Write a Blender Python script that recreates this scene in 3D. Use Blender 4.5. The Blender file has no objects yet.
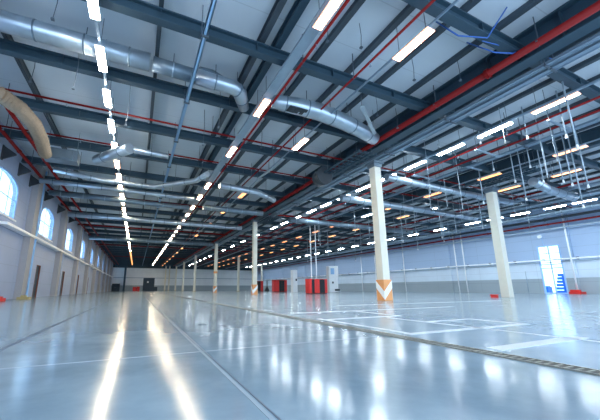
import bpy, math, random
from mathutils import Vector, Matrix
random.seed(4)
S = bpy.context.scene
COL = S.collection
H = 0.6          # camera height above the floor

# ------------------------------------------------------------------ mesh helper
class MB:
    def __init__(s): s.v = []; s.f = []
    def box(s, x0, x1, y0, y1, z0, z1):
        n = len(s.v)
        s.v += [(x0,y0,z0),(x1,y0,z0),(x1,y1,z0),(x0,y1,z0),(x0,y0,z1),(x1,y0,z1),(x1,y1,z1),(x0,y1,z1)]
        s.f += [tuple(n+i for i in q) for q in ((0,3,2,1),(4,5,6,7),(0,1,5,4),(1,2,6,5),(2,3,7,6),(3,0,4,7))]
        return s
    def hexa(s, pts):
        n = len(s.v); s.v += [tuple(p) for p in pts]
        s.f += [tuple(n+i for i in q) for q in ((0,3,2,1),(4,5,6,7),(0,1,5,4),(1,2,6,5),(2,3,7,6),(3,0,4,7))]
        return s
    def prism(s, prof, axis, a, b):
        # prof: list of 2D points (counter-clockwise), extruded along axis from a to b
        n = len(s.v); k = len(prof)
        for t in (a, b):
            for (u, w) in prof:
                s.v.append({'x':(t,u,w),'y':(u,t,w),'z':(u,w,t)}[axis])
        s.f.append(tuple(n+i for i in reversed(range(k)))); s.f.append(tuple(n+k+i for i in range(k)))
        for i in range(k):
            j = (i+1) % k; s.f.append((n+i, n+j, n+k+j, n+k+i))
        return s
    def tube(s, pts, r, seg=10, radii=None, caps=True):
        pts = [Vector(p) for p in pts]; n = len(s.v); m = len(pts); up = None
        for i, p in enumerate(pts):
            d = (pts[min(i+1,m-1)] - pts[max(i-1,0)]).normalized()
            if up is None:
                up = Vector((0,0,1)) if abs(d.z) < .9 else Vector((1,0,0))
            a = d.cross(up).normalized(); b = a.cross(d).normalized(); up = b
            rr = radii[i] if radii else r
            for k in range(seg):
                t = 2*math.pi*k/seg
                s.v.append(tuple(p + a*math.cos(t)*rr + b*math.sin(t)*rr))
        for i in range(m-1):
            for k in range(seg):
                k2 = (k+1) % seg
                s.f.append((n+i*seg+k, n+i*seg+k2, n+(i+1)*seg+k2, n+(i+1)*seg+k))
        if caps:
            s.f.append(tuple(n+k for k in reversed(range(seg))))
            s.f.append(tuple(n+(m-1)*seg+k for k in range(seg)))
        return s
    def bar(s, p, q, w, h):
        # rectangular bar from p to q, w wide, h deep
        p = Vector(p); q = Vector(q); d = (q-p).normalized()
        up = Vector((0,0,1)) if abs(d.z) < .95 else Vector((0,1,0))
        a = d.cross(up).normalized()*w/2; b = a.cross(d).normalized()*h/2
        return s.hexa([p-a-b, p+a-b, q+a-b, q-a-b, p-a+b, p+a+b, q+a+b, q-a+b])
    def quad(s, a, b, c, d):
        n = len(s.v); s.v += [tuple(a),tuple(b),tuple(c),tuple(d)]; s.f.append((n,n+1,n+2,n+3)); return s
    def build(s, name, mat, parent=None, loc=(0,0,0), smooth=False, bevel=0):
        me = bpy.data.meshes.new(name); me.from_pydata(s.v, [], s.f); me.update()
        me.materials.append(mat)
        import bmesh
        bm = bmesh.new(); bm.from_mesh(me); bmesh.ops.recalc_face_normals(bm, faces=bm.faces); bm.to_mesh(me); bm.free()
        if smooth:
            for p in me.polygons: p.use_smooth = len(p.vertices) == 4
        o = bpy.data.objects.new(name, me); COL.objects.link(o); o.location = loc
        if parent: o.parent = parent
        if bevel:
            b = o.modifiers.new('bevel','BEVEL'); b.width = bevel; b.segments = 2; b.limit_method = 'ANGLE'
        return o

def tag(o, label=None, cat=None, group=None, kind=None):
    if label: o['label'] = label
    if cat: o['category'] = cat
    if group: o['group'] = group
    if kind: o['kind'] = kind
    return o
def thing(name, label, cat, loc=(0,0,0), group=None):
    o = bpy.data.objects.new(name, None); COL.objects.link(o); o.location = loc; o.empty_display_size = .2
    return tag(o, label, cat, group)
def kids(o): return [c for c in bpy.data.objects if c.parent == o]
def copy_tree(o, loc=None, parent=None):
    c = o.copy(); COL.objects.link(c)
    if parent: c.parent = parent
    if loc is not None: c.location = loc
    for ch in kids(o): copy_tree(ch, None, c)
    return c
def parts(name, mb, m, locs, parent, smooth=False):
    # one small part, copied to every place
    first = None
    for l in locs[:99]:
        if first is None: first = mb.build(name, m, parent, l, smooth)
        else:
            c = first.copy(); COL.objects.link(c); c.parent = parent; c.location = l
ORD = ['nearest','second','third','fourth','fifth','sixth','seventh','eighth','ninth','tenth','eleventh','twelfth','thirteenth','fourteenth','fifteenth','sixteenth','seventeenth','eighteenth','nineteenth','twentieth',
 'twenty-first','twenty-second','twenty-third','twenty-fourth','twenty-fifth','twenty-sixth','twenty-seventh','twenty-eighth','twenty-ninth','thirtieth']
def nth(i): return 'nearest' if i == 0 else ORD[i] + ' from the front'

# ------------------------------------------------------------------ materials
def mat(name, col, rough=.5, metal=0, spec=.5, noise=.0, nscale=3., bump=0., bscale=20., stretch=(1,1,1), emit=None, estr=0):
    m = bpy.data.materials.new(name); m.use_nodes = True; nt = m.node_tree; N = nt.nodes; L = nt.links
    b = N['Principled BSDF']
    b.inputs['Base Color'].default_value = (*col, 1); b.inputs['Roughness'].default_value = rough
    b.inputs['Metallic'].default_value = metal; b.inputs['Specular IOR Level'].default_value = spec
    tc = N.new('ShaderNodeTexCoord'); mp = N.new('ShaderNodeMapping'); mp.inputs['Scale'].default_value = stretch
    L.new(tc.outputs['Object'], mp.inputs[0])
    if noise:
        n = N.new('ShaderNodeTexNoise'); n.inputs['Scale'].default_value = nscale; n.inputs['Detail'].default_value = 5
        L.new(mp.outputs[0], n.inputs[0])
        mx = N.new('ShaderNodeMix'); mx.data_type = 'RGBA'
        mx.inputs[6].default_value = (*[c*(1-noise) for c in col],1); mx.inputs[7].default_value = (*[min(1,c*(1+noise)) for c in col],1)
        L.new(n.outputs[0], mx.inputs[0]); L.new(mx.outputs[2], b.inputs['Base Color'])
    if bump:
        n = N.new('ShaderNodeTexNoise'); n.inputs['Scale'].default_value = bscale; L.new(mp.outputs[0], n.inputs[0])
        bp = N.new('ShaderNodeBump'); bp.inputs['Strength'].default_value = bump; bp.inputs['Distance'].default_value = .02
        L.new(n.outputs[0], bp.inputs['Height']); L.new(bp.outputs[0], b.inputs['Normal'])
    if emit:
        b.inputs['Emission Color'].default_value = (*emit,1); b.inputs['Emission Strength'].default_value = estr
    return m

M = {}
M['beam'] = mat('beam_paint', (.025,.058,.085), .5, 0, .5, .15, 1.5)
M['purlin'] = mat('purlin_paint', (.045,.065,.085), .5, 0, .4, .15, 2)
M['red'] = mat('red_pipe_paint', (.20,.005,.005), .55, 0, .2, .15, 2)
M['redpanel'] = mat('red_panel_paint', (.72,.02,.015), .4, 0, .5, .1, 3)
M['black'] = mat('black_panel', (.012,.014,.018), .5, 0, .4, .2, 3)
M['steel'] = mat('galvanised_duct', (.42,.50,.57), .36, .8, .5, .25, 2.5, .25, 5)
M['steeldull'] = mat('dull_duct', (.17,.23,.28), .4, .6, .5, .25, 2.5)
M['tray'] = mat('galvanised_tray', (.28,.37,.46), .4, .5, .5, .15, 4)
M['conduit'] = mat('pale_blue_conduit', (.32,.55,.82), .4, .2, .5, .1, 4)
M['cable'] = mat('blue_cable', (.03,.12,.42), .5)
M['wire'] = mat('hanging_wire', (.10,.13,.16), .5, .3)
M['rod'] = mat('bright_rod', (.36,.44,.50), .35, .4)
M['white'] = mat('white_paint', (.93,.95,.97), .4, 0, .5, .05, 3)
M['conc'] = mat('column_concrete', (.74,.71,.60), .6, 0, .4, .08, 2.5, .15, 12)
M['pil'] = mat('pilaster_plaster', (.38,.38,.40), .6, 0, .3, .08, 2)
M['orange'] = mat('orange_guard', (.85,.38,.14), .5, 0, .4, .12, 6)
M['yellow'] = mat('yellow_foot', (.42,.33,.14), .5)
M['flex'] = mat('beige_flexible_duct', (.26,.20,.14), .6, 0, .3, .3, 8)
M['frame'] = mat('window_frame_paint', (.35,.55,.85), .4)
M['wframe'] = mat('pale_window_frame', (.92,.95,.98), .4)
M['doorblue'] = mat('dark_blue_door', (.025,.05,.075), .5, 0, .4, .2, 2)
M['dark'] = mat('dark_fitting', (.03,.04,.05), .5)
M['brown'] = mat('rust_brown_frame', (.20,.07,.05), .5)
M['bluebox'] = mat('blue_outdoor_crate', (.02,.16,.62), .5, 0, .4, .2, 3)
M['ground'] = mat('outdoor_snowy_ground', (.8,.85,.9), .8, 0, .2, .1, 1)

def lamp_mat(name, col, s): return mat(name, (.9,.9,.9), .4, emit=col, estr=s)
M['lw'] = lamp_mat('lamp_warm_white', (1,.82,.55), 55)
M['halo'] = lamp_mat('imitation_halo_amber', (1,.33,.05), 1.3)  # emission standing in for the orange halo around warm lamps
M['lc'] = lamp_mat('lamp_cool_white', (.80,.92,1), 70)
M['ln'] = lamp_mat('lamp_neutral', (1,.95,.86), 85)
M['lo'] = lamp_mat('lamp_orange', (1,.27,.03), 2.0)
M['ly'] = lamp_mat('lamp_amber', (1,.42,.08), 2.0)

def wall_mat(name, base, seamy, seamz, low=None, lowz=0, seamcol=.75, up=None, upz=0):
    # panel wall: joints every seamz in height and seamy in length, object coordinates = metres
    m = bpy.data.materials.new(name); m.use_nodes = True; nt = m.node_tree; N = nt.nodes; L = nt.links
    b = N['Principled BSDF']; b.inputs['Roughness'].default_value = .5; b.inputs['Specular IOR Level'].default_value = .35
    g = N.new('ShaderNodeNewGeometry'); sp = N.new('ShaderNodeSeparateXYZ'); L.new(g.outputs['Position'], sp.inputs[0])
    def seam(sock, period, w, off=0):
        a = N.new('ShaderNodeMath'); a.operation = 'ADD'; a.inputs[1].default_value = off + 1000*period; L.new(sock, a.inputs[0])
        d = N.new('ShaderNodeMath'); d.operation = 'MODULO'; d.inputs[1].default_value = period; L.new(a.outputs[0], d.inputs[0])
        c = N.new('ShaderNodeMath'); c.operation = 'LESS_THAN'; c.inputs[1].default_value = w; L.new(d.outputs[0], c.inputs[0]); return c.outputs[0]
    s1 = seam(sp.outputs[2], seamz, .035); s2 = seam(sp.outputs[1] if seamy > 0 else sp.outputs[0], abs(seamy), .03)
    mxm = N.new('ShaderNodeMath'); mxm.operation = 'MAXIMUM'; L.new(s1, mxm.inputs[0]); L.new(s2, mxm.inputs[1])
    n = N.new('ShaderNodeTexNoise'); n.inputs['Scale'].default_value = .6; n.inputs['Detail'].default_value = 6; L.new(g.outputs['Position'], n.inputs[0])
    c1 = N.new('ShaderNodeMix'); c1.data_type = 'RGBA'
    c1.inputs[6].default_value = (*[c*.88 for c in base],1); c1.inputs[7].default_value = (*[min(1,c*1.1) for c in base],1); L.new(n.outputs[0], c1.inputs[0])
    out = c1.outputs[2]
    if low:
        lt = N.new('ShaderNodeMath'); lt.operation = 'LESS_THAN'; lt.inputs[1].default_value = lowz; L.new(sp.outputs[2], lt.inputs[0])
        c2 = N.new('ShaderNodeMix'); c2.data_type = 'RGBA'; c2.inputs[7].default_value = (*low,1); L.new(lt.outputs[0], c2.inputs[0]); L.new(out, c2.inputs[6]); out = c2.outputs[2]
    if up:
        gt = N.new('ShaderNodeMath'); gt.operation = 'GREATER_THAN'; gt.inputs[1].default_value = upz; L.new(sp.outputs[2], gt.inputs[0])
        c4 = N.new('ShaderNodeMix'); c4.data_type = 'RGBA'; c4.inputs[7].default_value = (*up,1); L.new(gt.outputs[0], c4.inputs[0]); L.new(out, c4.inputs[6]); out = c4.outputs[2]
    c3 = N.new('ShaderNodeMix'); c3.data_type = 'RGBA'; c3.blend_type = 'MULTIPLY'; c3.inputs[7].default_value = (seamcol,seamcol,seamcol,1)
    L.new(mxm.outputs[0], c3.inputs[0]); L.new(out, c3.inputs[6]); L.new(c3.outputs[2], b.inputs['Base Color'])
    return m
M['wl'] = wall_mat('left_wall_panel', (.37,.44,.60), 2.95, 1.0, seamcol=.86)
M['wr'] = wall_mat('right_wall_panel', (.66,.76,.86), 6.0, 1.15, (.36,.42,.46), 1.55, .8, (.38,.50,.68), 3.3)
M['wb'] = wall_mat('end_wall_panel', (.80,.85,.88), -6.0, 1.15, (.35,.42,.46), 1.7, .85)
M['roof'] = wall_mat('roof_deck', (.56,.63,.69), 1.77, 50, seamcol=.82)

def glass():
    m = bpy.data.materials.new('thin_window_glass'); m.use_nodes = True; nt = m.node_tree; N = nt.nodes; L = nt.links
    N.remove(N['Principled BSDF']); t = N.new('ShaderNodeBsdfTransparent'); t.inputs[0].default_value = (.86,.95,1,1)
    g = N.new('ShaderNodeBsdfGlossy'); g.inputs['Roughness'].default_value = .03
    lw = N.new('ShaderNodeLayerWeight'); lw.inputs[0].default_value = .12
    f = N.new('ShaderNodeMath'); f.operation = 'MULTIPLY'; f.inputs[1].default_value = .5; L.new(lw.outputs['Facing'], f.inputs[0])
    mx = N.new('ShaderNodeMixShader'); L.new(f.outputs[0], mx.inputs[0]); L.new(t.outputs[0], mx.inputs[1]); L.new(g.outputs[0], mx.inputs[2])
    L.new(mx.outputs[0], N['Material Output'].inputs[0]); return m
M['glass'] = glass()

def floor_mat():
    m = bpy.data.materials.new('polished_concrete'); m.use_nodes = True; nt = m.node_tree; N = nt.nodes; L = nt.links
    b = N['Principled BSDF']; b.inputs['Specular IOR Level'].default_value = .6
    g = N.new('ShaderNodeNewGeometry')
    n = N.new('ShaderNodeTexNoise'); n.inputs['Scale'].default_value = .8; n.inputs['Detail'].default_value = 9; n.inputs['Roughness'].default_value = .62
    L.new(g.outputs['Position'], n.inputs[0])
    r = N.new('ShaderNodeValToRGB'); r.color_ramp.elements[0].position = .3; r.color_ramp.elements[0].color = (.15,.225,.285,1)
    r.color_ramp.elements[1].position = .75; r.color_ramp.elements[1].color = (.32,.43,.50,1)
    L.new(n.outputs[0], r.inputs[0]); sx = N.new('ShaderNodeSeparateXYZ'); L.new(g.outputs['Position'], sx.inputs[0])
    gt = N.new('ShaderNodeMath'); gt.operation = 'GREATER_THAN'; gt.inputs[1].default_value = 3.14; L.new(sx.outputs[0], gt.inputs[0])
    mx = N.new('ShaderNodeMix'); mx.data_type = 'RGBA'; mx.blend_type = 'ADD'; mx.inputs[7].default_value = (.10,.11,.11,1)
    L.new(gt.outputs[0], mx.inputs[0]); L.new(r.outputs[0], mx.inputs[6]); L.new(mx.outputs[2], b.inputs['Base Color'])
    n2 = N.new('ShaderNodeTexNoise'); n2.inputs['Scale'].default_value = 2.2; n2.inputs['Detail'].default_value = 4; L.new(g.outputs['Position'], n2.inputs[0])
    mr = N.new('ShaderNodeMapRange'); mr.inputs[3].default_value = .10; mr.inputs[4].default_value = .21; L.new(n2.outputs[0], mr.inputs[0]); L.new(mr.outputs[0], b.inputs['Roughness'])
    n3 = N.new('ShaderNodeTexNoise'); n3.inputs['Scale'].default_value = 2.6; n3.inputs['Detail'].default_value = 4; L.new(g.outputs['Position'], n3.inputs[0])
    bp = N.new('ShaderNodeBump'); bp.inputs['Strength'].default_value = .05; bp.inputs['Distance'].default_value = .02
    L.new(n3.outputs[0], bp.inputs['Height']); L.new(bp.outputs[0], b.inputs['Normal'])
    return m
M['floor'] = floor_mat()
M['line'] = mat('floor_line_paint', (.62,.68,.72), .3, 0, .7, .08, 6)
M['joint'] = mat('dark_joint_filler', (.07,.11,.16), .4, 0, .5)
M['palejoint'] = mat('pale_joint_filler', (.34,.42,.47), .2, 0, .6, .1, 5)
M['grate'] = mat('drain_grate_metal', (.045,.048,.045), .5, .6)
M['edge'] = mat('drain_edge_metal', (.33,.32,.27), .35, .6)

# ------------------------------------------------------------------ the setting
XL, XR, Y0, Y1, ZR = -7.0, 39.6, -4.0, 104.0, 9.0
PITCH = 8.85
def struct(name, mb, m, **k): return tag(mb.build(name, m, **k), kind='structure')
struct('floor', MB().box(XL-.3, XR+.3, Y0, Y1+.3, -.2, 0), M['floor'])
struct('ceiling', MB().box(XL-.3, XR+.3, Y0, Y1+.3, ZR, ZR+.2), M['roof'])
struct('outdoor_ground', MB().box(XR+.3, XR+60, -10, 80, -.2, -.02), M['ground'])

# windows and doors on the left
wins = [11.35 + PITCH*i for i in range(11)]
WZ0, WZS, WZT, WW = 4.65, 6.35, 7.05, 3.9
ldoors = [28.45 + PITCH*i for i in range(6)]
DW, DH = 1.05, 2.42
def arch(u): return WZS + (WZT-WZS)*math.sqrt(max(0, 1-(2*u/WW)**2))
wl = MB(); xa, xb = XL-.3, XL
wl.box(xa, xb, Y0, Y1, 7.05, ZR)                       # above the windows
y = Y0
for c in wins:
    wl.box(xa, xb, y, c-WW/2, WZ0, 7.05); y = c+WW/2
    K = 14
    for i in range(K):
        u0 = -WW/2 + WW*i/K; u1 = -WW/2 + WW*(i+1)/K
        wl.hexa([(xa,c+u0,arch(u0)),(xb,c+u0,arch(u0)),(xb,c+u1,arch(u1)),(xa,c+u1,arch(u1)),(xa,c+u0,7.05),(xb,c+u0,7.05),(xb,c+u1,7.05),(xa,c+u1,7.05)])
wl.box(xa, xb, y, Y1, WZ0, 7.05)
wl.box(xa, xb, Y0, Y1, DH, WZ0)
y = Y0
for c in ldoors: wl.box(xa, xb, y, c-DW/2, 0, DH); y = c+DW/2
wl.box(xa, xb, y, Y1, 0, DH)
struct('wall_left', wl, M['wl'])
for i, c in enumerate(wins):
    fr = MB(); t = .09; xf = XL-.06
    fr.box(xf-.04, xf+.04, c-WW/2, c+WW/2, WZ0, WZ0+t)
    pts = [(xf, c-WW/2+.05, WZ0)] + [(xf, c+u*.97, arch(u)-.06) for u in [-WW/2+WW*k/16 for k in range(17)]] + [(xf, c+WW/2-.05, WZ0)]
    for a, b in zip(pts, pts[1:]): fr.bar(a, b, .07, .07)
    for u in (-.65, .65): fr.box(xf-.012, xf+.012, c+u-.025, c+u+.025, WZ0, arch(u)-.05)
    for z in (5.75,): fr.box(xf-.018, xf+.018, c-WW/2, c+WW/2, z-.022, z+.022)
    w = struct('window_%d' % (i+1), fr, M['frame'])
    p = MB()
    prof = [(c-WW/2, WZ0)] + [(c+WW/2, WZ0)] + [(c+u, arch(u)) for u in [WW/2-WW*k/16 for k in range(17)]]
    p.prism(prof, 'x', xf-.008, xf+.008); p.build('pane', M['glass'], w)
    s = MB().box(XL-.02, XL+.08, c-WW/2-.1, c+WW/2+.1, WZ0-.08, WZ0); s.build('window_sill', M['white'], w)
for i, c in enumerate(ldoors):
    f = MB(); f.box(XL-.12, XL+.01, c-DW/2, c-DW/2+.05, 0, DH); f.box(XL-.12, XL+.01, c+DW/2-.05, c+DW/2, 0, DH); f.box(XL-.12, XL+.01, c-DW/2, c+DW/2, DH-.05, DH)
    d = struct('door_%d' % (i+1), f, M['brown'])
    lf = MB().box(XL-.14, XL-.08, c-DW/2, c+DW/2, 0, DH).build('door_leaf', M['doorblue'], d)
    MB().tube([(XL-.08,c-.35,1.05),(XL-.03,c-.35,1.05),(XL-.03,c-.22,1.05)], .014, 8).build('door_handle', M['steel'], lf)
# pilasters and dado rail on the left wall
k = 1
for i in range(10):
    yc = 24.75 + PITCH*(i-1)
    if yc > 103: break
    m = MB(); m.box(XL, XL+.38, yc-.62, yc+.25, 0, ZR)
    struct('trim_%d' % k, m, M['pil']); k += 1
    m = MB(); m.box(XL, XL+.3, yc+.27, yc+.75, .25, ZR); m.tube([(XL+.36,yc+.6,.1),(XL+.36,yc+.6,ZR)], .05, 10)
    p = tag(m.build('downpipe_casing', M['conduit'] if i == 1 else M['wl']), 'blue boxed downpipe casing beside the left wall pilaster, %s' % nth(i) if i < 5 else 'tall pipe casing beside a far pilaster of the left wall', 'pipe casing', 'pipe casings on the left wall')
    if i >= 5: pass
m = MB(); m.box(XL, XL+.42, 20, Y1, 4.02, 4.17); struct('trim_%d' % k, m, M['white']); k += 1

# right wall with the tall glazed door
dy0, dy1, dzt = 15.72, 17.66, 5.0
wr = MB(); xa, xb = XR, XR+.3
wr.box(xa, xb, Y0, dy0, 0, ZR).box(xa, xb, dy1, Y1, 0, ZR).box(xa, xb, dy0, dy1, dzt, ZR)
struct('wall_right', wr, M['wr'])
f = MB()
for yy in (dy0+.05, dy1-.05): f.box(XR-.05, XR+.12, yy-.06, yy+.06, 0, dzt)
for zz in (dzt-.06, 3.0, 2.62, .06): f.box(XR-.04, XR+.1, dy0, dy1, zz-.05, zz+.05)
f.box(XR-.03, XR+.08, (dy0+dy1)/2-.045, (dy0+dy1)/2+.045, 0, dzt); f.box(XR-.02, XR+.06, dy0, dy1, 4.15, 4.21)
d = struct('door_7', f, M['frame'])
MB().box(XR+.03, XR+.045, dy0, dy1, .05, dzt-.05).build('pane', M['glass'], d)
MB().tube([(XR-.03,16.82,.95),(XR-.11,16.82,.95),(XR-.11,16.82,1.35),(XR-.03,16.82,1.35)], .02, 8).build('door_handle', M['steel'], d)
for yy in (15.05, 28, 41.2, 54.4, 67.6, 80.8, 94):
    struct('trim_%d' % k, MB().box(XR-.16, XR, yy-.3, yy+.3, 0, ZR), M['wr']); k += 1
struct('trim_%d' % k, MB().box(XR-.1, XR, Y0, Y1, 7.15, 7.24), M['white']); k += 1
# far wall
struct('wall_back', MB().box(XL-.3, XR+.3, Y1, Y1+.3, 0, ZR), M['wb'])
struct('trim_%d' % k, MB().box(XL, XR, Y1-.2, Y1, 7.1, ZR), M['beam']); k += 1
struct('trim_%d' % k, MB().box(XL, XR, Y1-.12, Y1, 3.95, 4.12), M['tray']); k += 1
f = MB(); f.box(1.9, 5.25, Y1-.14, Y1, 0, 4.05)
for z in (1, 2, 3): f.box(1.9, 5.25, Y1-.17, Y1-.14, z-.04, z+.04)
d = struct('door_8', f, M['doorblue'])
MB().box(3.0, 3.5, Y1-.2, Y1-.17, 2.5, 3.0).build('window_light', M['white'], d)
MB().box(5.25, 6.2, Y1-.14, Y1, 0, 1.25).build('side_hatch', M['doorblue'], d)
d = struct('door_9', MB().box(-6.75, -4.6, Y1-.12, Y1, 0, 2.2), M['doorblue'])
MB().box(-5.9,-5.8,Y1-.17,Y1-.12,1,1.2).build('door_handle', M['steel'], d)
m = MB().box(-3.7, -3.15, 102.6, 103.2, 0, ZR-.15).box(-3.9,-2.95,102.4,103.4,0,.12)
tag(m.build('dark_post', M['beam']), 'dark steel post standing floor to ceiling before the far end wall', 'post')

# ------------------------------------------------------------------ roof steel
def ibeam(mb, axis, c, a, b, z0, z1, w, tf=.05, tw=.04):
    def bx(u0,u1,za,zb):
        if axis == 'x': mb.box(a,b,c+u0,c+u1,za,zb)
        else: mb.box(c+u0,c+u1,a,b,za,zb)
    bx(-w/2,w/2,z0,z0+tf); bx(-w/2,w/2,z1-tf,z1); bx(-tw/2,tw/2,z0+tf,z1-tf)
BY = [1.0, 4.45, 7.95, 11.2] + [11.2+3.5*i for i in range(1, 27)]
BY = [b for b in BY if b < 103]
bm0 = MB(); ibeam(bm0, 'x', 0, XL, XR, 8.2, 8.6, .27)
for st in range(-6, 39, 3): bm0.box(st, st+.02, -.13, .13, 8.25, 8.56)
proto = bm0.build('roof_beam', M['beam'])
for i, yv in enumerate(BY):
    o = proto if i == 0 else copy_tree(proto)
    o.location = (0, yv, 0)
    tag(o, 'grey-blue steel I-beam spanning the hall under the roof, %s' % nth(i) if i < 12 else 'distant grey-blue steel beam crossing the far half of the ceiling', 'roof beam', 'transverse steel beams under the roof')
PX = [-4.6, 0, 3.2, 5.35, 6.9, 8.45, 10.1] + [13.3+1.55*i for i in range(17)]
for i, xv in enumerate(PX):
    w = .13 if xv in (-4.6, 0) else .2
    m = MB()
    ys = [Y0]+BY+[Y1-.3]
    if xv in (-4.6,0,3.2): ibeam(m, 'y', xv, Y0, Y1-.3, 8.72, 9.0, w, .02, .03)
    else: m.box(xv-w/2, xv+w/2, Y0, Y1-.3, 8.84, 9.0)
    if xv in (-4.6, 0): m.box(xv-.03, xv+.03, Y0, Y1-.3, 8.66, 8.72)
    tag(m.build('roof_purlin', M['purlin']), 'dark steel purlin running the length of the roof, %s' % ('at the far left' if i == 0 else ORD[i]+' from the left wall'), 'roof purlin', 'long purlins under the roof deck')
# longitudinal girders on the column rows
def girder(xc, lab, z0=8.05, w=.42):
    m = MB(); ibeam(m, 'y', xc, Y0, Y1-.3, z0, 8.99, w, .06, .06)
    for i in range(50): m.box(xc-w*.45, xc+w*.45, Y0+1+i*2.1, Y0+1.03+i*2.1, z0+.05, 8.9)
    tag(m.build('long_girder', M['beam']), lab, 'girder')
girder(11.35, 'deep blue-grey girder running beside the thick red pipe over the main columns', 7.95, .5)
girder(21.9, 'deep blue-grey girder running over the second column row on the right')
girder(3.75, 'steel girder carrying the warm centre row of ceiling lights', 8.64, .24)
def cable_tray(xc, z, w, lab, m='tray', y0=Y0, y1=Y1-.4, n=80, name='cable_tray'):
    b = MB(); b.box(xc-w/2, xc-w/2+.03, y0, y1, z, z+.1); b.box(xc+w/2-.03, xc+w/2, y0, y1, z, z+.1)
    b.box(xc-w/2, xc+w/2, y0, y1, z+.03, z+.04) if m == 'tray' else b.box(xc-w/2, xc+w/2, y0, y1, z, z+.04)
    o = b.build(name, M[m])
    h = MB().box(-w/2-.05, w/2+.05, -.03, .03, -.05, 0)
    for s in (-1, 1): h.box(s*(w/2+.03)-.012, s*(w/2+.03)+.012, -.012, .012, -.02, 9-z)
    parts('hanger', h, M['wire'], [(xc, y0+1+3.54*i, z) for i in range(17)], o)
    return tag(o, lab, 'cable tray')
cable_tray(11.85, 7.8, .2, 'galvanised cable tray close beside the blue girder over the main columns')
cable_tray(12.25, 7.8, .28, 'wider galvanised cable tray on the right of the girder over the main columns')
cable_tray(1.25, 7.95, .13, 'slim pale blue conduit running alone between the two left rows of lights', 'conduit', name='long_conduit')
cable_tray(28.4, 7.6, .35, 'galvanised cable tray near the right side of the hall beneath the beams')
cable_tray(17.9, 7.75, .3, 'galvanised cable tray between the cool white lamps and the second column row')

# ------------------------------------------------------------------ pipes
def pipe(pts, r, lab, m='red', name='sprinkler_pipe', hang=None, heads=None, group=None, fl=None, cat='pipe'):
    o = MB().tube(pts, r, 10).build(name, M[m], smooth=True)
    tag(o, lab, cat, group)
    p0, p1 = Vector(pts[0]), Vector(pts[-1]); Ln = (p1-p0).length; d = (p1-p0).normalized()
    if hang:
        h = MB().box(-.012,.012,-.012,.012,-r-.012,9-p0.z).box(-r-.02,r+.02,-.03,.03,-.02,.02)
        parts('hanger', h, M['wire'], [tuple(p0+d*(.7+hang*i)) for i in range(int(min(Ln,60)/hang))], o)
    if heads:
        h = MB().tube([(0,0,-r*.5),(0,0,-r-.1),(0,0,-r-.12),(0,0,-r-.13)], .015, 8, [.015,.015,.045,.045])
        parts('sprinkler_head', h, M['tray'], [tuple(p0+d*(.6+heads*i)) for i in range(int(min(Ln,45)/heads))], o)
    if fl:
        h = MB().tube([-d*.06, d*.06], r*1.35, 12)
        parts('coupling', h, M[m], [tuple(p0+d*(2.2+fl*i)) for i in range(int(min(Ln-2.2,80)/fl))], o)
    return o
yE = Y1-.4
pipe([(10.78,Y0,8.05),(10.78,yE,8.05)], .125, 'thick dark red main pipe running above the main row of columns', hang=3.54, fl=7.08)
pipe([(6.52,Y0,8.0),(6.52,yE,8.0)], .04, 'thin red pipe beside the orange lamps left of the thick red main', hang=3.54, heads=3.3)
pipe([(4.42,Y0,7.93),(4.42,yE,7.93)], .045, 'thin red pipe running along the warm centre row of lights', hang=3.54, heads=3.3)
pipe([(15.72,Y0,7.8),(15.72,yE,7.8)], .045, 'thin red pipe beside the cool white lamp row right of the columns', hang=3.54, heads=3.3)
pipe([(16.95,Y0,7.8),(16.95,yE,7.8)], .05, 'second thin red pipe right of the cool white lamp row', hang=3.54, heads=3.3)
pipe([(27.7,Y0,7.8),(27.7,yE,7.8)], .065, 'red pipe running well right of the second column row', hang=3.54, heads=3.3)
pipe([(-5.5,Y0,8.0),(-5.5,yE,8.0)], .085, 'bright red pipe, right one of the pair high on the left wall', hang=3.54, fl=7.08)
pipe([(-6.45,Y0,8.0),(-6.45,yE,8.0)], .085, 'bright red pipe, left one of the pair high on the left wall', hang=3.54, fl=7.08)
for i, (yy, x0, x1, r) in enumerate([(13.35,-6.9,39,.045),(16.75,-6.9,39,.045),(27.2,-6.9,39,.075),(40.6,-6.9,39,.08),(58,-6.9,39,.07),(78,-6.9,39,.07)]):
    pipe([(x0,yy,8.1),(x1,yy,8.1)], r, 'red branch pipe crossing the hall from wall to wall, %s' % nth(i), hang=4.5, heads=3.1, group='red pipes crossing the hall')
# pipes along the right wall
for (xx, z, r, mm, lab) in [(38.6,7.05,.09,'red','long red-brown pipe high along the right wall'),(38.9,6.6,.07,'rod','pale pipe just below the red-brown one along the right wall'),
        (38.2,7.5,.12,'dark','dark insulated pipe above the red-brown one along the right wall'),(37.4,7.75,.1,'tray','grey pipe beside the dark insulated one near the right wall')]:
    pipe([(xx,Y0,z),(xx,yE,z)], r, lab, mm, 'wall_pipe', hang=5.9, fl=5.9)
o = pipe([(XR-.28,Y0,3.45),(XR-.28,yE,3.45)], .085, 'white heating pipe running low along the whole right wall', 'white', 'wall_pipe', fl=6)
h = MB().box(-.3, 0, -.03, .03, -.12, -.08).box(-.33, -.23, -.12, .12, -.08, .13)
parts('bracket', h, M['dark'], [(XR, 9+i*2.7, 3.45) for i in range(34)], o)
pipe([(XR-.2,Y0,3.2),(XR-.2,yE,3.2)], .035, 'thin pale return pipe just under the white heating pipe on right wall', 'rod', 'wall_pipe')
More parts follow.
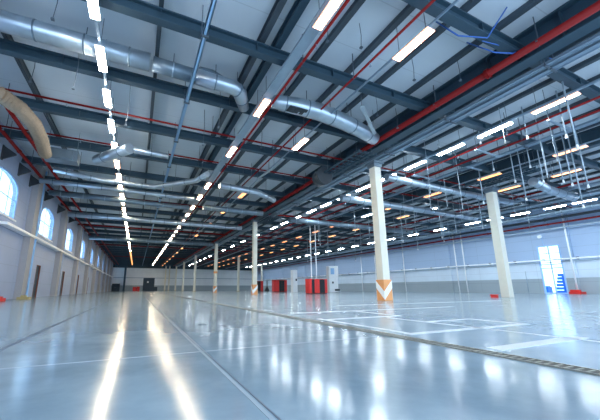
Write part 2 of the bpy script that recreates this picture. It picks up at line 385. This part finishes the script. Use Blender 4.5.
for (yy, z1, lab) in [(26.65,8.9,'pale vertical pipe on the right wall, nearer one of the close pair'),(25.55,8.9,'white vertical pipe on the right wall, nearest to the second column row'),
                      (35.4,8.9,'pale vertical pipe on the right wall seen right of the front chevron column'),(41.8,6.5,'thin vertical pipe on the right wall behind the front chevron column'),(45.5,6.5,'thin vertical pipe on the right wall left of the front chevron column'),
                      (18.9,2.4,'short grey vertical conduit on the right wall between the tall column and glazed door'),(14.85,8.9,'white vertical pipe beside the tall glazed door')]:
    o = pipe([(XR-.42,yy,.05),(XR-.42,yy,z1)], .07 if yy != 18.9 else .03, lab, 'white' if yy != 18.9 else 'tray', 'vertical_pipe')
    parts('bracket', MB().box(-.42, 0, -.03, .03, -.03, .03), M['tray'], [(XR, yy, z) for z in (1.5, 3.0, 5.4) if z < z1], o)

# ------------------------------------------------------------------ columns
def column(x, y, ztop, lab, guard=2, w=.46, foot=False, name='column'):
    t = thing(name, lab, 'column', (x,y,0), 'pale square columns')
    a = w/2
    m = MB(); m.hexa([(-a,-a,0),(a,-a,0),(a,a,0),(-a,a,0),(-a*.94,-a*.94,ztop),(a*.94,-a*.94,ztop),(a*.94,a*.94,ztop),(-a*.94,a*.94,ztop)])
    m.build('shaft', M['conc'], t, bevel=.03)
    MB().box(-a-.12,a+.12,-a-.12,a+.12,ztop-.1,ztop).box(-a-.04,a+.04,-a-.04,a+.04,ztop-.3,ztop-.1).build('capital', M['steeldull'], t)
    if guard:
        g = a+.035; hh = 1.02
        bg_ = MB().box(-g,g,-g,g,0,hh).build('base_guard', M['orange'], t, bevel=.02)
        s = MB(); e = .006
        # white chevrons falling towards the corner nearest the camera, on each face
        for sx in (-1, 1):
            s.hexa([(sx*(g),-g,.05),(sx*(g+e),-g,.05),(sx*(g+e),g,.62),(sx*g,g,.62),(sx*g,-g,.45),(sx*(g+e),-g,.45),(sx*(g+e),g,.98),(sx*g,g,.98)])
        for sy in (-1, 1):
            s.hexa([(-g,sy*g,.05),(g,sy*g,.62),(g,sy*(g+e),.62),(-g,sy*(g+e),.05),(-g,sy*g,.45),(g,sy*g,.98),(g,sy*(g+e),.98),(-g,sy*(g+e),.45)])
        s.build('chevron_stripe', M['white'], bg_)
    if guard == 3: MB().box(-a-.03,a+.03,-a-.03,a+.03,3.0,3.3).build('orange_band', M['orange'], t)
    if foot: MB().box(-a-.1,a+.1,-a-.1,a+.1,0,.1).build('foot_plate', M['yellow'], t)
    return t
YC = [11.6, 29.9, 47.4, 66, 83.6, 100.6]
names = ['front column with orange and white chevron guard, nearest to the camera','pale column with orange chevron guard beside the red and black cabinets','pale column with an orange band, third of the main row','plain pale column, fourth of the main row','plain pale column, fifth of the main row','plain pale column, sixth of the main row near the end wall']
for i, yy in enumerate(YC):
    column(11.35, yy, 8.05 if i else 7.3, names[i], (2,2,3,0,0,0)[i], foot=i > 2)
column(9.5, 102.6, 8.05, 'slim pale column near the end wall, left of the main row', 0, .4, True)
column(8.35, 102.6, 8.05, 'leftmost slim pale column near the end wall', 0, .4, True)
column(21.6, 11.6, 7.25, 'tall plain column on the right with a red box at its foot', 0, .5)
column(21.2, 66.2, 8.05, 'slim pale column between the third column and the chevron column', 0, .46, True)
column(34, 83.6, 8.05, 'slim distant column directly right of the chevron column', 0, .46)
# capital clutter over the front two columns
def capital_rack(x, y, z, lab):
    t = thing('service_rack', lab, 'cable rack', (x,y,z))
    m = MB()
    for u in (-.55,-.2,.2,.55): m.box(u-.03,u+.03,-1.6,1.6,0,.1)
    for k in range(9): m.box(-.58,.58,-1.5+k*.37,-1.44+k*.37,.02,.06)
    m.build('ladder_frame', M['beam'], t)
    m = MB()
    for u in (-.38,-.3,0,.08,.36): m.tube([(u,-1.5,.12),(u+.05,-.5,.13),(u-.03,.6,.13),(u,1.5,.12)], .03, 8)
    m.build('cable_bundle', M['dark'], t)
    parts('hanger', MB().tube([(0,0,.1),(0,0,9-z)], .015, 6), M['wire'], [(sx,sy,0) for sx in (-.5,.5) for sy in (-1.3,1.3)], t)
capital_rack(10.4, 12.6, 7.45, 'cable ladder rack hung under the girder beside the front column top')
capital_rack(21.0, 10.2, 7.45, 'cable ladder rack hung beside the top of the right-hand column')
capital_rack(11.9, 27.6, 7.45, 'cable ladder rack hung beside the top of the second chevron column')
m = MB().tube([(9.9,14.3,7.3),(9.9,14.9,7.3)], .5, 20).tube([(9.9,14.2,7.3),(9.9,14.3,7.3)], .55, 20)
tag(m.build('air_fan', M['dark'], smooth=True), 'dark round fan housing hanging left of the front column top', 'fan')
m = MB().box(20.95,21.25,11.95,12.25,0,.16).box(20.92,21.28,11.92,12.28,.16,.19)
tag(m.build('red_box', M['redpanel']), 'low red box at the foot of the right-hand column', 'box')
m = MB().box(38.3,39.3,14.3,15.2,0,.22).box(38.35,38.7,14.4,15.1,.22,.4)
tag(m.build('red_box', M['redpanel']), 'low red box at the wall right of the glazed door', 'box')
m = MB().box(-6.5,-5.9,23.0,23.5,0,.14).box(-6.35,-6.1,23.1,23.4,.14,.24)
tag(m.build('pallet_block', M['yellow']), 'small yellow and dark block at the foot of the front left pilaster', 'block')
m = MB().box(-6.9,-6.2,19.4,20.4,0,.16).box(-6.85,-6.3,19.5,20.3,.16,.24)
tag(m.build('red_box', M['redpanel']), 'low red box against the left wall at the picture edge', 'box')

# ------------------------------------------------------------------ lamps
def lamp_proto(mname, ln, w, wires=True):
    t = thing('ceiling_light', None, 'ceiling light', (0,0,-50))
    m = MB(); m.hexa([(-w/2-.02,-ln/2-.03,0.0),(w/2+.02,-ln/2-.03,0.0),(w/2+.02,ln/2+.03,0.0),(-w/2-.02,ln/2+.03,0.0),(-w/2+.05,-ln/2,.09),(w/2-.05,-ln/2,.09),(w/2-.05,ln/2,.09),(-w/2+.05,ln/2,.09)])
    m.build('housing', M['white'], t)
    m = MB(); m.box(-w/2,w/2,-ln/2,ln/2,-.035,-.002); df = m.build('diffuser', M[mname], t)
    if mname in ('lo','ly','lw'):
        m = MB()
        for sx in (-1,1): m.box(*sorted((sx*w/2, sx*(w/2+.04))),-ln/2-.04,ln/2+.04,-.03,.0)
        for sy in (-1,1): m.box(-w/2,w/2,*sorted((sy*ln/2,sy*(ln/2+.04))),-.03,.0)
        m.build('imitation_halo', M['halo'], df)  # emissive frame added around the diffuser to imitate an orange halo
    if wires:
        parts('suspension_wire', MB().tube([(0,0,.08),(0,0,1.15)], .01, 6), M['wire'], [(0,-ln*.4,0),(0,ln*.4,0)], t)
    return t
def row(mname, x, z, ys, ln, w, rowlab, group, others=None):
    pr = {}
    for i, yy in enumerate(ys):
        mm = (others or {}).get(i, mname); key = (mm, i < 14)
        if key not in pr: pr[key] = lamp_proto(mm, ln, w, i < 14); o = pr[key]; o.location = (x,yy,z)
        else: o = copy_tree(pr[key], (x,yy,z))
        lab = ('lit ceiling light in the %s, %s' % (rowlab, nth(i))) if i < 10 else 'small distant lit lamp far down the %s' % rowlab
        tag(o, lab, 'ceiling light', group)
def steps(first, st, end=101):
    out = list(first)
    while out[-1]+st < end: out.append(out[-1]+st)
    return out
row('ln', -1.62, 7.85, steps([5.5,7.6,9.8,12,14.2,16.5,18.8], 2.21), 1.12, .21, 'leftmost white row', 'lights of the leftmost row', {**{i:'lw' for i in range(6,27)}, **{i:'ly' for i in range(27,44)}})
row('lw', 4.1, 7.85, steps([5.35,10.15,14.5,20.4,23.4,26.8,29.8,33.0,36.4], 3.1), 1.18, .21, 'warm centre row', 'lights of the warm centre row')
row('ly', 7.08, 7.85, steps([5.3,12.25,21.6,27.1,33.4,41.5], 7.3, 100), 1.22, .24, 'sparse amber row', 'lights of the sparse amber row', {0:'lw',1:'lw',2:'lo',3:'ly',5:'lo'})
row('lc', 14.75, 7.85, steps([5.1,7.35,9.55,11.8,14.05,16.35,18.75,21.2,23.7,26.6,29.5,32.4], 5.8, 100), 1.42, .2, 'cool white row right of the columns', 'lights of the cool white row', {0:'lw'})
row('lo', 20.85, 7.85, steps([3.2,7.03,11.15,15.4,19.6,22.9,28.5,32.5], 4.6, 100), 1.3, .24, 'orange row by the second columns', 'lights of the orange row', {1:'ly',2:'ly',5:'lc'})
row('ly', 24.75, 7.85, steps([5.0,8.75,12.05,18.75,21.9,29.1], 5.3, 100), 1.35, .24, 'amber row right of the second columns', 'lights of the right amber row', {3:'lc'})
row('lc', 33.8, 7.7, steps([6.7,9.0,11.2,13.2,15.9,18.2,20.5], 4.0, 100), 1.5, .24, 'cool row near the right wall', 'lights of the row near the right wall')
def trunking(x, z, lab, w=.08):
    m = MB().box(x-w/2, x+w/2, Y0, Y1-.4, z, z+.07)
    o = m.build('light_trunking', M['tray']); 
    return tag(o, lab, 'light rail')
trunking(-1.62, 7.95, 'grey metal rail carrying the leftmost row of white lights')
trunking(4.1, 7.95, 'wide pale metal rail carrying the warm centre row of lights', .36)
trunking(14.75, 7.95, 'grey metal rail carrying the cool white lights right of the columns', .1)
trunking(7.08, 7.95, 'thin rail carrying the sparse amber lights', .04)
trunking(20.85, 7.95, 'thin rail carrying the orange lights by the second columns', .04)
trunking(33.8, 7.80, 'metal rail carrying the cool lights near the right wall', .1)
# unlit hanging battens seen edge-on
for (p, q, lab) in [((7.7,8.3,7.8),(9.7,9.75,7.75),'pale tilted strip hanging under the round silver duct'),((7.0,15.3,7.75),(6.9,17.8,7.85),'pale slanting strip hanging beyond the amber lamp')]:
    m = MB().bar(p, q, .16, .05)
    o = m.build('hanging_strip', M['rod']); tag(o, lab, 'strip')
    for e in (p, q): MB().tube([(e[0],e[1],e[2]),(e[0],e[1],9)], .01, 6).build('suspension_wire', M['wire'], o)

# ------------------------------------------------------------------ ducts
def duct(pts, r, lab, m='steel', radii=None, grille=None, seams=True, name='air_duct', hang=True):
    o = MB().tube(pts, r, 20, radii).build(name, M[m], smooth=True); tag(o, lab, 'air duct')
    b = MB()
    P = [Vector(p) for p in pts]
    for i in range(len(P)-1):
        L = (P[i+1]-P[i]).length; n = max(1, int(L/1.25)); d = (P[i+1]-P[i]).normalized()
        for k in range(n):
            t = (k+.5)/n; q = P[i].lerp(P[i+1], t); rr = (radii[i]*(1-t)+radii[i+1]*t if radii else r)
            MB().tube([q-d*.025, q+d*.025], rr*1.045, 20).build('duct_seam', M['steeldull'] if m == 'steel' else M['tray'], o, smooth=True)
    if hang:
        h = MB()
        for i in range(len(P)-1):
            L = (P[i+1]-P[i]).length; n = max(1, int(L/2.5))
            for k in range(n):
                q = P[i].lerp(P[i+1], (k+.5)/n)
                MB().tube([q, (q.x, q.y, 9)], .014, 6).build('hanger', M['wire'], o)
    if grille:
        (gx, gy, gz) = grille; g = MB()
        for k in range(3): g.box(gx-.33+k*.24, gx-.17+k*.24, gy-.14, gy+.14, gz-.03, gz+.02)
        g.box(gx-.4, gx+.42, gy-.2, gy+.2, gz+.0, gz+.04)
        g.build('grille', M['dark'], o)
    return o
duct([(-6.5,9.95,8.35),(-4.1,9.95,8.35),(-.2,9.95,8.35)], .3, 'long shiny round duct crossing the left of the ceiling in front')
duct([(-.1,9.95,8.33),(1.25,9.95,8.3)], .26, 'dull grey-green duct section between the shiny duct and its elbow', 'steeldull')
duct([(1.35,9.9,8.27),(2.85,9.85,8.2),(3.1,10.0,8.18),(3.55,10.8,8.1)], .28, 'bright duct elbow turning beside the warm centre lights', radii=[.28,.28,.28,.22])
m = MB().tube([(1.5,9.9,8.62),(2.0,10.1,8.68),(2.8,10.2,8.6)], .28, 12, [.1,.2,.1])
tag(m.build('flexible_connector', M['steeldull'], smooth=True), 'crumpled grey connector on top of the bright duct elbow', 'duct connector')
duct([(4.25,10.2,8.2),(4.7,10.0,8.2),(5.5,9.85,8.15),(6.6,9.75,8.1),(8.0,9.95,8.1),(9.3,10.2,8.05),(10.4,10.5,8.0)], .27, 'large silver duct with dark grille right of the centre lights', radii=[.2,.28,.34,.36,.36,.33,.3], grille=(5.5,9.7,7.82))
duct([(-2.5,17.6,7.45),(-.85,15.35,7.45)], .27, 'short thick silver duct slanting across the leftmost light row')
duct([(-.7,15.6,7.5),(1.0,15.7,7.5)], .15, 'thin silver duct just right of the short thick one')
duct([(-5.0,20.2,7.5),(-2.6,21.0,7.45),(.6,21.0,7.45),(3.0,18.6,7.45),(3.4,17.2,7.45)], .17, 'long thin silver duct bending towards the warm centre lights')
duct([(-6.3,22.9,7.55),(3.6,23.1,7.55)], .17, 'silver duct crossing the left bay behind the bending duct')
duct([(-6.3,25.3,7.45),(3.6,25.6,7.45)], .2, 'grey duct crossing the left bay before the third red pipe', 'steeldull')
duct([(-6.3,32.0,7.4),(10.5,32.0,7.4)], .25, 'silver duct crossing the hall beyond the third red pipe')
duct([(4.6,18.9,7.45),(7.5,19.3,7.45),(9.4,20.6,7.45)], .22, 'silver duct between the centre lights and the thick red main')
duct([(4.7,24.9,7.45),(10.2,24.9,7.45)], .24, 'dull duct before the second chevron column', 'steeldull')
duct([(-6.3,46,7.4),(10.5,46,7.4)], .3, 'distant dull duct crossing before the third column', 'steeldull')
duct([(13.5,12.9,7.3),(20.3,13.1,7.3),(27,13.1,7.3)], .22, 'silver duct crossing behind the tall right-hand column')
duct([(13.5,17.4,7.25),(29.6,17.6,7.25)], .26, 'silver duct crossing the right bay behind the first')
duct([(22.8,9.7,7.3),(26,10.2,7.3),(29.8,10.4,7.3)], .28, 'silver duct at the right edge beside the amber lights')
duct([(13.2,25.2,7.2),(29.6,25.2,7.2)], .26, 'dull duct crossing the middle of the right bay', 'steeldull')
duct([(35.8,2,7.6),(35.8,100,7.6)], .17, 'long round duct running parallel to the right wall', 'steeldull')
duct([(30.6,4,7.5),(30.6,100,7.5)], .18, 'slimmer long duct running left of the pale one on the right', 'steeldull')
# ribbed flexible duct by the left wall
pts = []; rad = []
ctrl = [(-5.9,11.6,7.45),(-5.0,12.5,7.4),(-4.6,13.2,7.35),(-4.42,14.2,7.3),(-4.5,15.6,7.3),(-4.75,17.6,7.25)]
for i in range(len(ctrl)-1):
    a, b = Vector(ctrl[i]), Vector(ctrl[i+1])
    for k in range(12): pts.append(a.lerp(b, k/12)); rad.append(.2 if k % 2 else .29)
tag(MB().tube(pts, .2, 16, rad).build('flexible_duct', M['flex']), 'beige ribbed flexible duct curving beside the red pipes on the left', 'flexible duct')
m = MB().box(-4.9,-3.4,17.6,18.3,7.2,7.8).box(-4.7,-3.6,17.5,17.6,7.25,7.75)
for sx in (-4.8,-3.5): m.tube([(sx,17.9,7.8),(sx,17.9,9)], .015, 6)
tag(m.build('air_unit', M['steeldull']), 'boxy grey air unit at the end of the beige flexible duct', 'air unit')
for i, (yy, z) in enumerate([(19.0,7.75),(21.5,7.75),(23.6,7.75),(27.2,7.75),(31.4,7.75),(36,7.75)]):
    m = MB().prism([(XL, z-.5),(XL, z+.3),(XL+.6, z-.1),(XL+.6, z-.16)], 'y', yy-.05, yy+.05)
    m.box(XL, XL+.05, yy-.1, yy+.1, z-.5, z+.3)
    tag(m.build('pipe_bracket', M['dark']), 'dark wall bracket under the red pipe pair on the left, %s' % nth(i), 'bracket', 'brackets carrying the red pipes')
m = MB().tube([(XR-.1,17.0,5.98),(XR-.45,17.0,6.0)], .05, 8).tube([(XR-.35,17.0,6.0),(XR-.62,17.0,5.93)], .17, 14)
o = m.build('wall_camera', M['white'], smooth=True); tag(o, 'white round lamp on the wall above the glazed door', 'wall lamp')
m = MB().tube([(XR-.25,17.0,6.0),(XR-.22,16.9,5.1),(XR-.2,16.75,3.6)], .025, 6); m.build('cable', M['conduit'], o)

# ------------------------------------------------------------------ hanging rods on the right
rods = [(20,11.25,6.03),(20,10.37,8.0),(20,9.35,6.86),(20,8.5,7.47),(20,8.05,6.42),(20,8.97,5.64),(20,7.24,6.13),(20,6.7,4.63),(20,6.37,5.57),(20,6.92,5.86),
        (14,4.5,5.6),(16,6.7,7.5),(16,8.7,8.2),(16,5.4,6.9),(24,12.5,5.4),(26,15,5.6),(25,18,5.2),(28,20,5.3),(24,21.5,5.2),(29,24,5),(22.5,24.5,5.4),(31,28,5),(26,30,5.2),(23,33,5),(30,36,4.8),(18.5,22,6),(17,26,5.6),(19.8,30,5.8),(24,40,4.8),(28,44,4.6)]
for i, (x, y, z) in enumerate(rods):
    o = MB().tube([(x,y,z),(x,y,9)], .028 if i < 14 else .035, 8).build('drop_rod', M['rod'], smooth=True)
    h = MB().tube([(x,y,z-.16),(x,y,z-.06),(x,y,z+.02)], .05, 8, [.055,.045,.03]); h.build('end_fitting', M['white'], o)
    tag(o, 'thin pale drop rod hanging at the right, %s' % nth(i) if i < 10 else 'thin pale drop rod hanging deep in the right bay', 'drop rod', 'drop rods hanging in the right bay')
for i in range(26):
    x = random.uniform(13.6, 33); y = x*random.uniform(.32, 1.0); z = random.uniform(5.0, 7.6)
    o = MB().tube([(x,y,z),(x,y,9)], .016, 6).build('drop_wire', M['rod'])
    MB().tube([(x,y,z-.08),(x,y,z+.02)], .035, 8).build('end_weight', M['dark'], o)
    tag(o, 'hair-thin pale wire hanging down among the lamps of the right bay', 'wire', 'thin wires of the right bay')
for i, (x0, x1, y) in enumerate([(15.3,17.4,5.6),(15.3,17.4,8.6),(15.3,17.4,12.4),(26.9,28.9,9.4),(26.9,28.9,12.6),(17.2,18.4,10.2)]):
    o = MB().box(x0, x1, y-.05, y+.05, 7.5, 7.56).build('pipe_support', M['tray'])
    parts('hanger', MB().tube([(0,0,0),(0,0,1.5)], .012, 6), M['wire'], [(x0+.08,y,7.5),(x1-.08,y,7.5)], o)
    tag(o, 'pale cross bar hung under the pipes of the right bay, %s' % nth(i), 'support bar', 'cross bars under the right pipes')
# loose blue cables hooked over the nearest beam
for (a, lab) in [([(9.6,3.9,8.95),(9.2,4.35,8.1),(8.2,4.6,8.0),(7.7,4.9,8.6)],'loose blue cable hanging over the nearest beam, left one'),([(12.2,4.2,8.95),(10.6,4.4,8.1),(9.9,4.55,8.0),(9.5,5.1,8.7)],'loose blue cable hanging over the nearest beam, right one')]:
    tag(MB().tube(a, .022, 8).build('loose_cable', M['cable'], smooth=True), lab, 'cable')
o = MB().tube([(13.3,4.2,8.6),(9.2,4.5,8.12)], .015, 6).build('loose_cable', M['cable'])
tag(o, 'thin blue cable running along the nearest beam', 'cable')
# wires dangling from the roof on the left and in the middle
for i, (x, y, z) in enumerate([(-2.7,8.7,7.9),(-2.5,10.9,7.3),(-4.0,11.9,7.8),(-.9,12.2,7.0),(2.6,11.2,7.2),(2.3,13.0,7.2),(4.9,6.6,8.3),(5.9,6.2,8.1),(8.2,9.8,7.9),(9.0,8.8,8.0),(5.2,12.9,7.6),(8.7,6.6,8.1),(10.6,9.2,8.0),(10.4,6.0,8.2)]):
    m = MB().tube([(x,y,z),(x+.04,y,(z+9)/2),(x,y,9)], .012, 6).box(x-.04,x+.04,y-.04,y+.04,z-.05,z)
    tag(m.build('hanging_wire', M['wire']), 'thin dark wire dangling from the roof deck, %s from the left' % (('first','second','third','fourth','fifth','sixth','seventh','eighth','ninth','tenth','eleventh','twelfth','thirteenth','fourteenth')[sorted([-2.7,-2.5,-4.0,-.9,2.6,2.3,4.9,5.9,8.2,9.0,5.2,8.7,10.6,10.4]).index(x)]), 'wire', 'wires dangling from the roof')

# ------------------------------------------------------------------ things standing on the floor
def cabinet(x0, x1, y, hgt, pattern, lab, foot=True):
    n = len(pattern); w = (x1-x0)/n; t = thing('storage_cabinet', lab, 'cabinet', ((x0+x1)/2, y, 0), 'red and black cabinets')
    W = x1-x0; D = .9
    MB().box(-W/2+.02, W/2-.02, -D/2+.06, D/2, .08, hgt-.04).box(-W/2, W/2, -D/2, D/2, hgt-.04, hgt).build('body', M['redpanel'], t)
    for i, c in enumerate(pattern):
        a = -W/2+i*w
        MB().box(a+.012, a+w-.012, -D/2, -D/2+.06, .1, hgt-.06).build('front_panel', M['redpanel'] if c == 'r' else M['black'], t, bevel=.01)
    MB().box(-W/2+.05,W/2-.05,-D/2+.08,D/2-.05,0,.08).build('plinth', M['black'], t)
    return t
cabinet(17.25, 19.6, 29, 1.64, 'rbrrbbr', 'red and black striped cabinet right of the white booth, widest of the three')
cabinet(21.85, 24.45, 48.5, 2.1, 'rrbbr', 'red and black cabinet between the dark stand and the slim white booth')
cabinet(24.6, 27.1, 66, 2.35, 'rbbr', 'red and black cabinet half hidden behind the chevron column')
for (x, lab) in [(17.95,'thin white pole rising from the widest cabinet to the roof, left one'),(18.62,'thin white pole rising from the widest cabinet to the roof, right one')]:
    tag(MB().tube([(x,29.2,1.64),(x,29.2,9)], .05, 8).build('service_pole', M['white']), lab, 'pole')
t = thing('dark_stand', 'dark slender stand with a round foot beside the second cabinet', 'stand', (28.25,66,0))
MB().tube([(0,0,0),(0,0,.3),(0,0,.9),(0,0,1.1)], .3, 14, [.55,.5,.2,.12]).build('foot', M['dark'], t, smooth=True)
MB().tube([(0,0,1.0),(0,0,2.4)], .1, 10).build('post', M['dark'], t)
t = thing('white_booth', 'slim tall white booth between the two red cabinets', 'booth', (22.6,42,0))
MB().box(-.4,.4,-.4,.4,0,3.45).build('body', M['white'], t, bevel=.02)
MB().box(.05,.3,-.43,-.4,1.75,2.1).build('notice', M['dark'], t)
MB().box(-.42,.42,-.42,.42,3.45,3.52).build('cap', M['tray'], t)
t = thing('white_booth', 'wide white booth with two panels right of the widest red cabinet', 'booth', (29.9,42,0))
MB().box(-.95,.35,-.4,.4,0,4.25).box(.42,.98,-.35,.35,2.3,4.3).box(.5,.9,-.3,.3,0,2.3).build('body', M['white'], t, bevel=.02)
MB().box(-.6,.1,-.44,-.4,2.9,3.9).build('upper_panel', M['conduit'], t)
MB().box(-.4,-.1,-.44,-.4,1.4,1.7).build('notice', M['dark'], t)
MB().box(.1,1.1,-.42,-.3,.2,.5).build('dark_foot', M['dark'], t)
t = thing('red_crate', 'low red crate pair in front of the far end wall', 'crate', (.05,100,0))
MB().box(-.95,-.05,-.5,.5,0,1.2).box(.05,.95,-.5,.5,0,1.3).build('body', M['redpanel'], t, bevel=.02)
MB().box(-.06,.06,-.52,.4,0,1.0).build('divider', M['black'], t)
t = thing('slatted_crate', 'blue slatted crate outside behind the glazed door', 'crate', (43,16.9,0))
m = MB()
for z in range(6): m.box(-.7,.7,-.7+.0*z,.95-z*.08,.02+z*.36,.3+z*.36)
m.build('slats', M['bluebox'], t); MB().box(-.5,.5,-.5,.3,0,2.0).build('core', M['bluebox'], t)
tag(MB().box(42.5,43.4,18.6,19.4,-.02,.7).box(42.6,43.3,18.7,19.3,.7,.8).build('blue_bin', M['bluebox']), 'low blue bin outside at the left edge of the glazed door', 'bin')

# ------------------------------------------------------------------ marks in and on the floor
def flat(name, x0, x1, y0, y1, m, lab, cat, z=.004, group=None):
    o = MB().box(x0, x1, y0, y1, -.001, z).build(name, M[m]); return tag(o, lab, cat, group)
g = 'white parking lines on the floor'
for (x0,x1,y0,y1,lab) in [
    (3.33,6.12,3.0,3.12,'white floor line across the stalls nearest the drain, behind the thick bar'),
    (3.30,5.05,1.90,2.06,'thick white floor bar nearest the camera right of the drain'),
    (3.36,3.46,3.12,5.3,'white floor line running alongside the drain'),
    (5.98,6.12,3.12,4.05,'short white floor line closing the right stall'),
    (4.85,5.98,3.95,4.05,'white floor line across the back of the right stall'),
    (4.78,4.86,1.2,4.9,'thin white floor line between the two stalls'),
    (3.46,5.4,5.05,5.17,'white floor line across the back of the left stall'),
    (3.6,9.5,6.7,6.82,'long faint white line across the floor behind the stalls'),
    (5.35,5.45,5.17,6.7,'short white line joining the two rear cross lines'),
    (6.5,16,8.9,9.02,'far white line across the floor before the front column')]:
    flat('floor_line', x0, x1, y0, y1, 'line', lab, 'floor line', group=g)
flat('floor_joint', .62, .645, Y0, 60, 'palejoint', 'pale filled joint running away through the middle foreground', 'floor joint', .003)
flat('floor_joint', .658, .668, Y0, 60, 'joint', 'thin dark groove beside the pale joint in the foreground', 'floor joint', .0025)
flat('floor_joint', -1.24, -1.18, Y0, 60, 'joint', 'dark joint running away at the left of the floor', 'floor joint', .003)
flat('floor_joint', -7, 2.9, 3.095, 3.12, 'palejoint', 'pale joint crossing the foreground from side to side', 'floor joint', .002)
for i, yy in enumerate((12, 20.85, 29.7)): flat('floor_joint', -7, 39.6, yy, yy+.04, 'palejoint', 'faint cross joint further back on the floor, %s' % nth(i), 'floor joint', .002)
t = thing('trench_drain', 'long slotted metal trench drain running diagonally across the floor', 'drain')
MB().box(2.99,3.12,Y0,60,0,.006).build('channel', M['grate'], t)
MB().box(2.975,2.99,Y0,60,0,.012).build('edge_rail', M['edge'], t)
MB().box(3.12,3.14,Y0,60,0,.012).build('edge_rail', M['edge'], t)
m = MB(); yy = .3
while yy < 14: m.box(2.995,3.115,yy,yy+.018,.004,.011); yy += .062
tag(m.build('grate_bars', M['edge'], t), kind='stuff')

# ------------------------------------------------------------------ camera, light, view
cam = bpy.data.cameras.new('camera'); co = bpy.data.objects.new('camera', cam); COL.objects.link(co)
F = 297.315489; P = (272., 226.)
cam.sensor_width = 36; cam.lens = F*36/600; cam.shift_x = (300-P[0])/600; cam.shift_y = (P[1]-210)/600; cam.clip_start = .02; cam.clip_end = 500
def dirv(px, py): return Vector((px-P[0], -(py-P[1]), -F)).normalized()
Yc = dirv(136, 289); Xc = dirv(950, 286.5); Xc = (Xc - Yc*Xc.dot(Yc)).normalized(); Zc = Xc.cross(Yc)
Rm = Matrix((Xc, Yc, Zc)).to_4x4(); Rm.translation = Vector((0,0,H)); co.matrix_world = Rm
S.camera = co

w = bpy.data.worlds.new('sky'); S.world = w; w.use_nodes = True
bg = w.node_tree.nodes['Background']; bg.inputs[0].default_value = (.58,.77,1,1); bg.inputs[1].default_value = 2.7
S.view_settings.view_transform = 'Standard'; S.view_settings.look = 'None'; S.view_settings.gamma = 1
S.view_settings.use_curve_mapping = False; S.view_settings.exposure = 0.6
